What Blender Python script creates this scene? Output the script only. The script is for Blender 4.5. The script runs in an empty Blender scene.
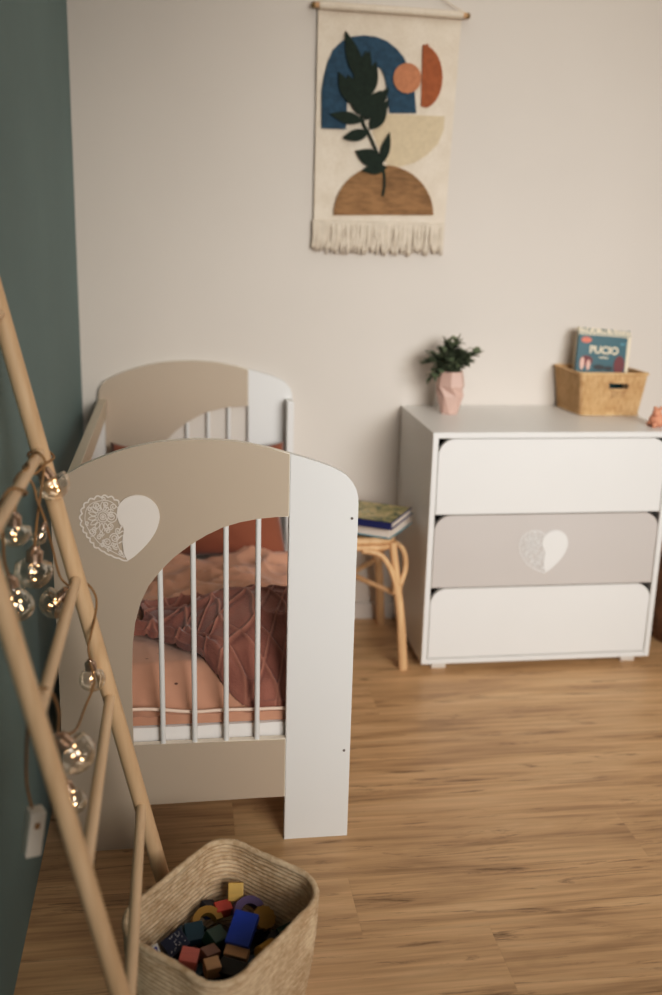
import bpy, bmesh, math, random
from mathutils import Vector, Matrix, noise
from mathutils.geometry import tessellate_polygon
random.seed(7)
C = bpy.context.scene.collection
PI = math.pi

# ------------------------------------------------------------------ materials
def lin(c):
    return tuple(((v/255)/12.92 if v/255 <= .04045 else ((v/255+.055)/1.055)**2.4) for v in c) + (1,)

class NT:
    def __init__(s, name):
        s.m = bpy.data.materials.new(name); s.m.use_nodes = True
        s.t = s.m.node_tree; s.b = s.t.nodes['Principled BSDF']
    def n(s, typ, **kw):
        nd = s.t.nodes.new(typ)
        for k, v in kw.items():
            if k in nd.inputs.keys() if hasattr(nd.inputs, 'keys') else False: nd.inputs[k].default_value = v
            else: setattr(nd, k, v)
        return nd
    def l(s, a, b): s.t.links.new(a, b)
    def coords(s, scale=(1,1,1), rot=(0,0,0)):
        tc = s.n('ShaderNodeTexCoord'); mp = s.n('ShaderNodeMapping')
        mp.inputs['Scale'].default_value = scale; mp.inputs['Rotation'].default_value = rot
        s.l(tc.outputs['Object'], mp.inputs['Vector']); return mp.outputs['Vector']
    def noise(s, vec, scale, detail=4, rough=.5, dist=0):
        n = s.n('ShaderNodeTexNoise'); n.inputs['Scale'].default_value = scale
        n.inputs['Detail'].default_value = detail; n.inputs['Roughness'].default_value = rough
        n.inputs['Distortion'].default_value = dist
        s.l(vec, n.inputs['Vector']); return n.outputs['Fac']
    def ramp(s, fac, stops):
        r = s.n('ShaderNodeValToRGB'); e = r.color_ramp.elements
        e[0].position, e[0].color = stops[0]; e[1].position, e[1].color = stops[-1]
        for p, c in stops[1:-1]:
            k = e.new(p); k.color = c
        s.l(fac, r.inputs['Fac']); return r.outputs['Color']
    def mix(s, fac, a, b, mode='MIX'):
        m = s.n('ShaderNodeMix'); m.data_type = 'RGBA'; m.blend_type = mode
        for sock, v in ((m.inputs[0], fac), (m.inputs[6], a), (m.inputs[7], b)):
            if isinstance(v, (int, float, tuple)): sock.default_value = v
            else: s.l(v, sock)
        return m.outputs[2]
    def math(s, op, a, b=0.0):
        m = s.n('ShaderNodeMath'); m.operation = op
        for sock, v in ((m.inputs[0], a), (m.inputs[1], b)):
            if isinstance(v, (int, float)): sock.default_value = v
            else: s.l(v, sock)
        return m.outputs[0]
    def bump(s, h, strength=.3, dist=.002):
        b = s.n('ShaderNodeBump'); b.inputs['Strength'].default_value = strength
        b.inputs['Distance'].default_value = dist
        s.l(h, b.inputs['Height']); s.l(b.outputs['Normal'], s.b.inputs['Normal'])

def plain(name, rgb, rough=.6, var=.04, nscale=8, bump=0, bscale=200, metal=0, spec=.5, sheen=0):
    t = NT(name); v = t.coords()
    c = lin(rgb); lo = tuple(x*(1-var) for x in c[:3])+(1,); hi = tuple(min(1, x*(1+var)) for x in c[:3])+(1,)
    t.l(t.ramp(t.noise(v, nscale), [(.35, lo), (.65, hi)]), t.b.inputs['Base Color'])
    t.b.inputs['Roughness'].default_value = rough; t.b.inputs['Metallic'].default_value = metal
    t.b.inputs['Specular IOR Level'].default_value = spec
    if sheen: t.b.inputs['Sheen Weight'].default_value = sheen
    if bump: t.bump(t.noise(v, bscale, 3), bump, .002)
    return t.m

def wood(name, dark, light, axis='z', rough=.55):
    sc = {'x': (2, 30, 30), 'y': (30, 2, 30), 'z': (30, 30, 2)}[axis]
    t = NT(name); v = t.coords(sc)
    t.l(t.ramp(t.noise(v, 1.6, 5, .6, .5), [(.3, lin(dark)), (.7, lin(light))]), t.b.inputs['Base Color'])
    t.b.inputs['Roughness'].default_value = rough; return t.m

def weave(name, dark, light, s1=(1,1,1), scale=90, bump=.6, rough=.8):
    t = NT(name); v = t.coords(s1)
    a = t.noise(v, scale, 4, .6); b = t.noise(t.coords(), 14, 3, .6)
    f = t.math('ADD', t.math('MULTIPLY', a, .6), t.math('MULTIPLY', b, .4))
    t.l(t.ramp(f, [(.38, lin(dark)), (.62, lin(light))]), t.b.inputs['Base Color'])
    t.b.inputs['Roughness'].default_value = rough; t.bump(a, bump, .003); return t.m

M = {}
M['wall'] = plain('wall_paint_white', (212, 203, 193), .85, .015, 2, .12, 160)
M['blue'] = plain('wall_paint_blue', (114, 134, 132), .8, .05, 1.5, .12, 160)
M['ceil'] = plain('ceiling_paint', (226, 220, 212), .9, .01)
M['base'] = plain('baseboard_white', (212, 204, 196), .5, .01)
M['grey'] = plain('greige_lacquer', (184, 168, 149), .42, .015, 3)
M['grey2'] = plain('pale_greige_lacquer', (194, 187, 182), .42, .015, 3)
M['white'] = plain('white_lacquer', (223, 221, 217), .38, .01, 3)
M['wedge'] = plain('white_edging', (236, 226, 210), .45, .01)
M['rail'] = plain('white_lacquer_warm_lit', (206, 192, 170), .45, .01)  # white rail tinted beige for the warm light at the left
M['decal'] = plain('white_decal', (226, 216, 206), .5, .01)
M['dark'] = plain('gap_shade_board', (26, 24, 22), .9, .05)  # near-black colour stands in for the shade inside the dresser
M['foot'] = plain('clear_grey_foot', (205, 196, 186), .3, .02)
M['screw'] = plain('grey_cap', (110, 102, 96), .4, .03)
M['pine'] = wood('pale_pine', (206, 172, 132), (226, 194, 156))
M['piney'] = wood('pine_rung_lightened', (220, 188, 150), (238, 208, 172), 'y')  # same pine as the rails, lightened to offset shade on the rungs
M['rattan'] = wood('rattan_cane', (190, 150, 108), (222, 184, 142))
M['knob'] = wood('dark_knob', (110, 84, 44), (136, 108, 60))
M['rattan2'] = weave('rattan_weave', (168, 124, 80), (214, 170, 120), (1,1,1), 120)
M['husk'] = weave('corn_husk_braid', (190, 160, 124), (228, 206, 174), (1, 1, 2.0), 60, .25)
M['wick'] = weave('wicker_reed', (190, 150, 104), (224, 190, 146), (1, 1, .25), 160, .7)
M['brownw'] = weave('brown_wicker', (92, 62, 40), (150, 106, 72), (1, 1, 3), 70, .9)
M['canvas'] = weave('natural_canvas', (212, 197, 178), (228, 215, 198), (1, 1, 1), 260, .3)
M['fringe'] = plain('cotton_fringe', (216, 203, 186), .9, .06, 40)
M['t_blue'] = plain('tuft_blue', (52, 78, 96), .95, .18, 70, .8, 300)
M['t_green'] = plain('tuft_green', (34, 46, 36), .95, .18, 70, .8, 300)
M['t_peach'] = plain('tuft_peach', (188, 130, 96), .95, .08, 70, .8, 300)
M['t_rust'] = plain('tuft_rust', (160, 94, 60), .95, .1, 70, .8, 300)
M['t_brown'] = weave('tuft_brown', (122, 90, 58), (158, 120, 80), (.2, 1, 1), 120, .6)
M['t_cream'] = plain('tuft_cream', (206, 188, 160), .95, .05, 70, .6, 300)
M['pot'] = plain('pink_ceramic', (208, 174, 161), .5, .02)
M['leaf'] = plain('leaf_green', (98, 108, 82), .6, .3, 30)
M['stem'] = plain('stem_green', (84, 88, 60), .7, .1)
M['soil'] = plain('soil', (50, 38, 30), .95, .2, 80)
M['sheet'] = plain('white_sheet', (228, 222, 216), .85, .02, 10, .3, 30)
M['rust'] = plain('rust_cotton', (140, 82, 58), .9, .08, 6, .3, 260, sheen=.2)
M['piping'] = plain('cream_piping', (232, 206, 188), .8, .02)
M['copper'] = plain('copper_cap', (196, 170, 150), .25, .05, 30, metal=.9)
M['wire'] = plain('copper_brown_cable', (150, 112, 70), .5, .1, 40)
M['toy'] = plain('peach_felt', (212, 150, 122), .95, .06, 30, .5, 200)
M['page'] = plain('book_pages', (214, 202, 190), .8, .04, 60)
M['teal'] = plain('teal_cover', (28, 84, 94), .4, .05, 12)
M['navy'] = plain('navy_cover', (34, 42, 92), .4, .05, 12)
M['sky'] = plain('light_teal_cover', (70, 132, 146), .4, .1, 20)
M['maroon'] = plain('maroon_print', (106, 36, 38), .5, .05)
M['pinkp'] = plain('pink_print', (226, 180, 164), .5, .05)
M['coral'] = plain('coral_print', (214, 116, 92), .5, .05)
M['cream'] = plain('cream_print', (226, 210, 182), .5, .04)
M['black'] = plain('black_print', (30, 30, 32), .5, .05)
M['box'] = plain('white_plastic', (214, 206, 194), .4, .02)

# duvet: dusty peach with scattered little dark leaf prints
t = NT('peach_duvet_cotton'); v = t.coords()
base = t.ramp(t.noise(v, 5, 3), [(.3, lin((190, 142, 116))), (.7, lin((210, 162, 136)))])
vo = t.n('ShaderNodeTexVoronoi'); vo.inputs['Scale'].default_value = 13
t.l(t.coords((1, 2.6, .2), (0, 0, .6)), vo.inputs['Vector'])
dash = t.math('LESS_THAN', vo.outputs['Distance'], .055)
t.l(t.mix(dash, base, lin((96, 60, 50))), t.b.inputs['Base Color'])
t.b.inputs['Roughness'].default_value = .9; t.b.inputs['Sheen Weight'].default_value = .25
t.bump(t.noise(v, 40, 4), .25, .004); M['duvet'] = t.m
# knitted blanket, light and shade of the rib relief painted into its colour
t = NT('rose_knit'); v = t.coords()
base = t.ramp(t.noise(v, 7, 3), [(.3, lin((128, 78, 66))), (.7, lin((160, 106, 90)))])
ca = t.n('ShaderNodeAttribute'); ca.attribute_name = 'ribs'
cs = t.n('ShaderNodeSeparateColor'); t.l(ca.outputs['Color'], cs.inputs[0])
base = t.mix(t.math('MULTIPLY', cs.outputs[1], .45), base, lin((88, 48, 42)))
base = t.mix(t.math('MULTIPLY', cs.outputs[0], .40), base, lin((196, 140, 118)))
t.l(base, t.b.inputs['Base Color']); t.b.inputs['Roughness'].default_value = .95
t.b.inputs['Sheen Weight'].default_value = .35
t.bump(t.noise(t.coords((1, 1, 1)), 230, 3), .6, .003); M['knit'] = t.m

# floor: oak laminate, boards along x
t = NT('oak_laminate'); tc = t.n('ShaderNodeTexCoord')
sep = t.n('ShaderNodeSeparateXYZ'); t.l(tc.outputs['Object'], sep.inputs[0])
row = t.math('FLOOR', t.math('DIVIDE', sep.outputs['Y'], .192))
wn = t.n('ShaderNodeTexWhiteNoise'); wn.noise_dimensions = '1D'; t.l(row, wn.inputs['W'])
xo = t.math('ADD', sep.outputs['X'], t.math('MULTIPLY', wn.outputs['Value'], 1.29))
col = t.math('FLOOR', t.math('DIVIDE', xo, 1.29))
cb = t.n('ShaderNodeCombineXYZ'); t.l(row, cb.inputs[0]); t.l(col, cb.inputs[1])
wn2 = t.n('ShaderNodeTexWhiteNoise'); wn2.noise_dimensions = '2D'; t.l(cb.outputs[0], wn2.inputs['Vector'])
off = t.math('MULTIPLY', wn2.outputs['Value'], 37.0)
g = t.n('ShaderNodeCombineXYZ')
t.l(t.math('ADD', t.math('MULTIPLY', sep.outputs['X'], 1.0), off), g.inputs[0])
t.l(t.math('ADD', t.math('MULTIPLY', sep.outputs['Y'], 7.0), off), g.inputs[1])
n1 = t.noise(g.outputs[0], 1.5, 6, .55, 1.0)
g2 = t.n('ShaderNodeCombineXYZ')
t.l(t.math('ADD', t.math('MULTIPLY', sep.outputs['X'], 2.2), off), g2.inputs[0])
t.l(t.math('MULTIPLY', sep.outputs['Y'], 70.0), g2.inputs[1])
n2 = t.noise(g2.outputs[0], 1.0, 5, .6, .3)
g3 = t.n('ShaderNodeCombineXYZ')
t.l(t.math('ADD', t.math('MULTIPLY', sep.outputs['X'], 1.0), off), g3.inputs[0])
t.l(t.math('MULTIPLY', sep.outputs['Y'], 11.0), g3.inputs[1])
n3 = t.noise(g3.outputs[0], 2.3, 7, .7, 1.6)
c1 = t.ramp(n1, [(.28, lin((146, 112, 78))), (.5, lin((202, 164, 122))), (.72, lin((224, 190, 148)))])
c2 = t.mix(.35, c1, t.ramp(n2, [(.3, lin((136, 98, 62))), (.65, lin((228, 190, 142)))]))
dk = t.ramp(n3, [(.56, (0, 0, 0, 1)), (.70, (1, 1, 1, 1))])
dks = t.n('ShaderNodeSeparateColor'); t.l(dk, dks.inputs[0])
c3 = t.mix(t.math('MULTIPLY', dks.outputs[0], .9), c2, lin((96, 64, 38)))
fy = t.math('FRACT', t.math('DIVIDE', sep.outputs['Y'], .192))
seam = t.math('LESS_THAN', fy, .010)
fx = t.math('FRACT', t.math('DIVIDE', xo, 1.29)); seamx = t.math('LESS_THAN', fx, .0018)
sm = t.math('MULTIPLY', t.math('MAXIMUM', seam, seamx), .06)
vary = t.math('ADD', .97, t.math('MULTIPLY', wn2.outputs['Value'], .06))
vc = t.n('ShaderNodeCombineColor')
for i in range(3): t.l(vary, vc.inputs[i])
c4 = t.mix(1.0, t.mix(sm, c3, lin((84, 54, 34))), vc.outputs[0], 'MULTIPLY')
t.l(c4, t.b.inputs['Base Color'])
t.b.inputs['Roughness'].default_value = .42; t.b.inputs['Specular IOR Level'].default_value = .4
t.bump(n2, .08, .001); M['floor'] = t.m

# clear bulb glass: thin shell, reflective towards the rim
def glass_mat(name, tint, lo, hi):
    m = bpy.data.materials.new(name); m.use_nodes = True; nt = m.node_tree; nt.nodes.clear()
    out = nt.nodes.new('ShaderNodeOutputMaterial'); mx = nt.nodes.new('ShaderNodeMixShader')
    tr = nt.nodes.new('ShaderNodeBsdfTransparent'); tr.inputs[0].default_value = tint
    gl = nt.nodes.new('ShaderNodeBsdfGlossy'); gl.inputs['Roughness'].default_value = .03
    gl.inputs['Color'].default_value = (1, .93, .84, 1)
    lw = nt.nodes.new('ShaderNodeLayerWeight'); lw.inputs['Blend'].default_value = .35
    mr = nt.nodes.new('ShaderNodeMapRange'); mr.inputs['To Min'].default_value = lo; mr.inputs['To Max'].default_value = hi
    nt.links.new(lw.outputs['Facing'], mr.inputs['Value']); nt.links.new(mr.outputs[0], mx.inputs[0])
    nt.links.new(tr.outputs[0], mx.inputs[1]); nt.links.new(gl.outputs[0], mx.inputs[2])
    nt.links.new(mx.outputs[0], out.inputs[0]); return m
M['glass'] = glass_mat('clear_bulb_glass', (.93, .92, .9, 1), .10, .8)
M['silver'] = glass_mat('mercury_bulb_glass', (.72, .7, .66, 1), .28, .85)
def emis(name, rgb, s):
    m = bpy.data.materials.new(name); m.use_nodes = True; nt = m.node_tree; nt.nodes.clear()
    out = nt.nodes.new('ShaderNodeOutputMaterial'); e = nt.nodes.new('ShaderNodeEmission')
    e.inputs[0].default_value = lin(rgb); e.inputs[1].default_value = s
    nt.links.new(e.outputs[0], out.inputs[0]); return m
M['led'] = emis('warm_led', (255, 206, 150), 30)

# ------------------------------------------------------------------ mesh helpers
def obj(name, bm, mats, parent=None, smooth=False, angle=None):
    me = bpy.data.meshes.new(name)
    bmesh.ops.recalc_face_normals(bm, faces=bm.faces)
    bm.to_mesh(me); bm.free()
    if not isinstance(mats, (list, tuple)): mats = [mats]
    for m in mats: me.materials.append(M[m] if isinstance(m, str) else m)
    if smooth:
        for p in me.polygons: p.use_smooth = True
        if angle:
            bb = bmesh.new(); bb.from_mesh(me)
            for e in bb.edges:
                if len(e.link_faces) == 2 and e.calc_face_angle(0) > angle: e.smooth = False
            bb.to_mesh(me); bb.free()
    o = bpy.data.objects.new(name, me); C.objects.link(o)
    if parent is not None:
        o.parent = parent; bpy.context.view_layer.update()
        o.matrix_parent_inverse = parent.matrix_world.inverted()
    return o

def thing(name, label, cat, loc=(0, 0, 0), group=None):
    o = bpy.data.objects.new(name, None); C.objects.link(o); o.location = loc
    o.empty_display_size = .05
    bpy.context.view_layer.update()
    o['label'] = label; o['category'] = cat
    if group: o['group'] = group
    return o

def tag(o, label, cat, group=None, kind=None):
    o['label'] = label; o['category'] = cat
    if group: o['group'] = group
    if kind: o['kind'] = kind
    return o

def struct(name, bm, m):
    o = obj(name, bm, m); o['kind'] = 'structure'; return o

def box(bm, x0, x1, y0, y1, z0, z1, bev=0, mi=0, mat=None):
    vs = [bm.verts.new((x, y, z)) for x in (x0, x1) for y in (y0, y1) for z in (z0, z1)]
    if mat is not None:
        for v in vs: v.co = mat @ v.co
    F = [(0,1,3,2), (4,6,7,5), (0,4,5,1), (2,3,7,6), (0,2,6,4), (1,5,7,3)]
    fs = [bm.faces.new([vs[i] for i in f]) for f in F]
    for f in fs: f.material_index = mi
    if bev:
        es = list({e for f in fs for e in f.edges})
        r = bmesh.ops.bevel(bm, geom=es, offset=bev, segments=2, affect='EDGES', profile=.7)
        for f in r['faces']: f.material_index = mi
    return fs

def frame_of(d):
    d = d.normalized(); a = Vector((0, 0, 1)) if abs(d.z) < .9 else Vector((1, 0, 0))
    u = d.cross(a).normalized(); return u, u.cross(d).normalized()

def tube(bm, pts, rad, seg=12, mi=0, cap=True, close=False):
    pts = [Vector(p) for p in pts]; n = len(pts)
    if not isinstance(rad, (list, tuple)): rad = [rad]*n
    rings = []; u = None
    for i, p in enumerate(pts):
        if close: d = pts[(i+1) % n]-pts[i-1]
        else: d = pts[min(i+1, n-1)]-pts[max(i-1, 0)]
        d.normalize()
        if u is None: u, w = frame_of(d)
        else:
            u = (u-d*u.dot(d)).normalized(); w = u.cross(d)
        w = d.cross(u)
        rings.append([bm.verts.new(p+(u*math.cos(2*PI*k/seg)+w*math.sin(2*PI*k/seg))*rad[i]) for k in range(seg)])
    m = n if close else n-1
    for i in range(m):
        a, b = rings[i], rings[(i+1) % n]
        for k in range(seg):
            f = bm.faces.new((a[k], a[(k+1) % seg], b[(k+1) % seg], b[k])); f.material_index = mi
    if cap and not close:
        f = bm.faces.new(rings[0][::-1]); f.material_index = mi
        f = bm.faces.new(rings[-1]); f.material_index = mi

def cr(pts, k=6, close=False):
    """smooth Catmull-Rom resample"""
    P = [Vector(p) for p in pts]; n = len(P); out = []
    for i in range(n if close else n-1):
        p0 = P[(i-1) % n] if close or i > 0 else P[0]
        p1 = P[i]; p2 = P[(i+1) % n]; p3 = P[(i+2) % n] if close or i+2 < n else P[-1]
        for j in range(k):
            s = j/k
            out.append(.5*((2*p1)+(p2-p0)*s+(2*p0-5*p1+4*p2-p3)*s*s+(3*p1-p0-3*p2+p3)*s**3))
    if not close: out.append(P[-1])
    return out

def lathe(bm, prof, origin, axis, seg=24, mi=0):
    axis = Vector(axis).normalized(); u, w = frame_of(axis); o = Vector(origin); rings = []
    for r, h in prof:
        if r < 1e-6: rings.append([bm.verts.new(o+axis*h)])
        else: rings.append([bm.verts.new(o+axis*h+(u*math.cos(2*PI*k/seg)+w*math.sin(2*PI*k/seg))*r) for k in range(seg)])
    for a, b in zip(rings, rings[1:]):
        for k in range(seg):
            k2 = (k+1) % seg
            if len(a) == 1 and len(b) == 1: continue
            if len(a) == 1: f = bm.faces.new((a[0], b[k2], b[k]))
            elif len(b) == 1: f = bm.faces.new((a[k], a[k2], b[0]))
            else: f = bm.faces.new((a[k], a[k2], b[k2], b[k]))
            f.material_index = mi

def slab(bm, outline, y0, y1, mi_face=0, mi_edge=0, bev=0):
    """outline in (x,z), extruded between y0 (front) and y1 (back)"""
    a = [bm.verts.new((x, y0, z)) for x, z in outline]; b = [bm.verts.new((x, y1, z)) for x, z in outline]
    n = len(a)
    if bev or n <= 4:
        f1 = bm.faces.new(a); f2 = bm.faces.new(b[::-1]); f1.material_index = f2.material_index = mi_face
    else:
        for tri in tessellate_polygon([[Vector((x, z, 0)) for x, z in outline]]):
            for vs in (a, b):
                f_ = bm.faces.new([vs[i] for i in tri]); f_.material_index = mi_face
    for i in range(n):
        f = bm.faces.new((a[i], b[i], b[(i+1) % n], a[(i+1) % n])); f.material_index = mi_edge
    if bev:
        es = [e for e in f1.edges]
        r = bmesh.ops.bevel(bm, geom=es, offset=bev, segments=2, affect='EDGES')
        for f in r['faces']: f.material_index = mi_edge
    bmesh.ops.triangulate(bm, faces=[f for f in bm.faces if len(f.verts) > 4], ngon_method='EAR_CLIP')

# ------------------------------------------------------------------ room
bm = bmesh.new(); box(bm, -.1, 3.6, -5.2, .1, -.1, 0); struct('floor', bm, 'floor')
bm = bmesh.new(); box(bm, -.1, 3.6, 0, .1, 0, 2.7); struct('wall_back', bm, 'wall')
bm = bmesh.new(); box(bm, -.1, 0, -5.2, 0, 0, 2.7); struct('wall_left', bm, 'blue')
bm = bmesh.new(); box(bm, -.1, 3.6, -5.2, .1, 2.7, 2.8); struct('ceiling', bm, 'ceil')
bm = bmesh.new()
box(bm, 3.6, 3.7, -5.2, -4.3, 0, 2.7); box(bm, 3.6, 3.7, -1.5, .1, 0, 2.7)
box(bm, 3.6, 3.7, -4.3, -1.5, 0, .7); box(bm, 3.6, 3.7, -4.3, -1.5, 2.4, 2.7)
struct('wall_right', bm, 'wall')
bm = bmesh.new()
for a in ((-4.3, -4.24, .7, 2.4), (-1.56, -1.5, .7, 2.4), (-2.93, -2.87, .7, 2.4), (-4.3, -1.5, .7, .76), (-4.3, -1.5, 2.34, 2.4)):
    box(bm, 3.61, 3.67, *a)
w = struct('assumed_window_1', bm, 'base')  # unseen window and its wall opening, assumed from the light's direction
bm = bmesh.new(); box(bm, .74, 3.6, -.014, 0, 0, .062, .003); struct('baseboard_back', bm, 'base')

# ------------------------------------------------------------------ heart decal (plain half + filigree half)
RC = [0]
def ribbon(bm, P, w, y0, y1, close=False):
    RC[0] += 1; y0 -= (RC[0] % 40)*1.2e-5
    n = len(P); L = []
    for i in range(n):
        a = P[(i-1) % n] if (close or i > 0) else P[i]; b = P[(i+1) % n] if (close or i < n-1) else P[i]
        dx, dz = b[0]-a[0], b[1]-a[1]; l = math.hypot(dx, dz) or 1
        nx, nz = -dz/l*w/2, dx/l*w/2
        L.append([bm.verts.new((P[i][0]+nx, y1, P[i][1]+nz)), bm.verts.new((P[i][0]+nx, y0, P[i][1]+nz)),
                  bm.verts.new((P[i][0]-nx, y0, P[i][1]-nz)), bm.verts.new((P[i][0]-nx, y1, P[i][1]-nz))])
    for i in range(n if close else n-1):
        a, b = L[i], L[(i+1) % n]
        for k in range(3): bm.faces.new((a[k], a[k+1], b[k+1], b[k]))

def heart(parent, ox, oz, yf, name='heart_decal', s=1.0, mat='decal'):
    def q(X, Y): return (ox+(X-318)/4.73*.00205*s, oz+(478-Y)/4.73*.00219*s)
    half = [(318,478),(350,458),(395,418),(430,380),(460,335),(478,285),(479,250),(468,215),(445,186),(415,167),(380,160),(345,163),(312,177),(288,198),(276,222),(272,250),
            (278,280),(286,300),(300,306),(304,330),(298,356),(294,384),(298,410),(300,440)]
    bm = bmesh.new(); hs = half[:1]+[(v.x, v.y) for v in cr([(a_, b_, 0) for a_, b_ in half[1:14]], 4)]+half[14:]
    slab(bm, [q(*p) for p in hs], yf-.0032, yf-.0003)
    h = obj(name, bm, mat, parent)
    bm = bmesh.new(); y0, y1 = yf-.002, yf-.0003
    # scalloped rim
    rim = [(284,206),(262,182),(232,170),(200,170),(166,178),(136,192),(116,216),(106,246),(103,280),(110,312),(124,340),(140,364),(156,388),(178,412),(206,432),(240,450),(276,464),(318,478)]
    sc = []
    for i in range(len(rim)-1):
        a, b = Vector(rim[i]), Vector(rim[i+1]); d = b-a; nrm = Vector((d.y, -d.x)).normalized()
        amp = .34*d.length if i < 13 else .10*d.length
        for k in range(8):
            u = k/8; sc.append(tuple(a+d*u-nrm*amp*math.sin(PI*u)))
    sc.append(rim[-1])
    ribbon(bm, [q(*p) for p in sc], .0030*s, y0, y1)
    inner = [(278,222),(254,196),(224,184),(192,186),(160,194),(136,212),(122,240),(118,276),(126,308),(142,336),(160,360),(180,386),(206,406),(240,428),(276,448),(305,462)]
    ribbon(bm, [q(*p) for p in [tuple(v) for v in cr([(a, b, 0) for a, b in inner], 3)] ] if False else [q(v.x, v.y) for v in cr([(a, b, 0) for a, b in inner], 3)], .0014*s, y0, y1)
    def spiral(cx, cy, r0, turns, a0, sg=1, w=.0020):
        pts = []
        for i in range(int(14*turns)+1):
            th = a0+sg*2*PI*i/14; r = r0*(1-.82*i/(14*turns)); pts.append(q(cx+r*math.cos(th), cy+r*math.sin(th)))
        ribbon(bm, pts, w*s, y0, y1)
    def ring(cx, cy, r, w=.0019, k=14):
        ribbon(bm, [q(cx+r*math.cos(2*PI*i/k), cy+r*math.sin(2*PI*i/k)) for i in range(k)], w*s, y0, y1, True)
    def petal(cx, cy, ang, r0, r1, wd):
        c, sn = math.cos(ang), math.sin(ang); pts = []
        for i in range(13):
            u = i/12; side = 1 if i <= 6 else -1; k = 1-abs(2*u-1)
            rr = r0+(r1-r0)*k; ww = wd*math.sin(PI*k)**.8*side if 0 < k < 1 else 0
            pts.append(q(cx+rr*c-ww*sn, cy+rr*sn+ww*c))
        ribbon(bm, pts, .0018*s, y0, y1)
    ring(205, 262, 14); ring(205, 262, 25); ring(205, 262, 5, .003)
    for k in range(9): petal(205, 262, PI*.42+k*PI*.135, 30, 72, 9)
    for k in range(5): petal(205, 262, -PI*.42+k*.30, 30, 52, 6)
    spiral(176, 208, 20, 1.7, 0); spiral(248, 262, 30, 2, PI, -1); spiral(258, 215, 17, 1.5, PI*.5)
    spiral(222, 203, 15, 1.5, 1); spiral(150, 335, 20, 1.7, 2, -1); spiral(222, 385, 24, 1.9, 0); spiral(258, 365, 24, 1.9, PI)
    spiral(184, 360, 14, 1.5, 0, -1); spiral(262, 405, 17, 1.6, 1); spiral(232, 420, 12, 1.4, 2); spiral(225, 330, 15, 1.5, 3)
    spiral(140, 225, 12, 1.4, 3); spiral(285, 435, 12, 1.4, 0); spiral(196, 400, 11, 1.3, 3); spiral(275, 330, 14, 1.4, 2)
    spiral(163, 322, 15, 1.5, 1); spiral(238, 308, 17, 1.6, 2, -1); spiral(196, 342, 13, 1.4, 0); spiral(128, 292, 11, 1.3, 1); spiral(212, 178, 10, 1.2, 3); spiral(250, 396, 12, 1.3, 0); spiral(205, 380, 10, 1.2, 1)
    ribbon(bm, [q(v.x, v.y) for v in cr([(305,458,0),(284,430,0),(270,395,0),(272,350,0),(290,318,0),(322,292,0)], 4)], .0018*s, y0, y1)
    for a, b in (((278,345),(312,332)), ((274,370),(308,352)), ((284,330),(300,296)), ((276,392),(306,385))):
        ribbon(bm, [q(*a), q((a[0]+b[0])/2, (a[1]+b[1])/2-5), q(*b)], .0026*s, y0, y1)
    obj('heart_filigree', bm, mat, h)
    return h

# ------------------------------------------------------------------ crib
X0, XR, XW, XI, YF = .0546, .7146, .5614, .2119, -1.373
crib = thing('crib', 'greige and white wooden crib with arched ends and a heart, standing in the corner', 'crib', (.385, -.7, 0))
topc = [(.0546,.835),(.056,.853),(.060,.872),(.068,.889),(.078,.900),(.092,.909),(.125,.928),(.161,.943),(.19,.954),(.223,.964),(.254,.971),(.285,.9765),(.33,.980),(.37,.981),(.411,.9795),(.445,.9765),(.475,.971),(.52,.961),(.5614,.949)]
topr = [(.5614,.949),(.595,.9395),(.627,.929),(.652,.9195),(.671,.910),(.687,.899),(.699,.885),(.708,.870),(.713,.853),(.7146,.835)]
arch = [(.2119,.268),(.2125,.40),(.214,.46),(.2175,.52),(.224,.57),(.236,.618),(.255,.655),(.28,.688),(.311,.720),(.346,.747),(.38,.768),(.415,.785),(.453,.7965),(.493,.804),(.525,.8065),(.5614,.8075)]
def endpanel(y0, y1, tagname):
    out = [(X0,0),(XI,0),(XI,.1152),(XW,.1152),(XW,.268)]+arch+topc[::-1]
    bm = bmesh.new(); slab(bm, out, y0, y1, 0, 1, .0015)
    p = obj(tagname, bm, ['grey', 'wedge'], crib)
    bm = bmesh.new(); slab(bm, [(XW,0),(XR,0)]+topr[::-1], y0-.0015, y1, 0, 0, .0015)
    w = obj('white_end_board', bm, ['white', 'wedge'], crib); w['label'] = 'white board at the open side of the end panel'
    for x in (.28, .352, .424, .495):
        zt = next(a[1]+(b[1]-a[1])*(x-a[0])/(b[0]-a[0]) for a, b in zip(arch[1:], arch[2:]) if a[0] <= x <= b[0])
        bm = bmesh.new(); tube(bm, [(x, (y0+y1)/2, .262), (x, (y0+y1)/2, zt+.004)], .0062, 14)
        obj('bar', bm, 'white', crib, True, .8)
    return p
fp = endpanel(YF, YF+.018, 'end_panel')
topc = [(x, .85+(z-.85)*.86 if z > .85 else z) for x, z in topc]; topr = [(x, .85+(z-.85)*.86 if z > .85 else z) for x, z in topr]
endpanel(-.0230, -.0050, 'end_panel')
heart(fp, .2115, .7145, YF)
for x, z in ((.701, .802), (.700, .231)):
    bm = bmesh.new(); lathe(bm, [(0, 0), (.0032, 0), (.0032, .0012), (0, .0016)], (x, YF-.0015, z), (0, -1, 0), 14)
    obj('screw_cap', bm, 'screw', crib)
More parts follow.
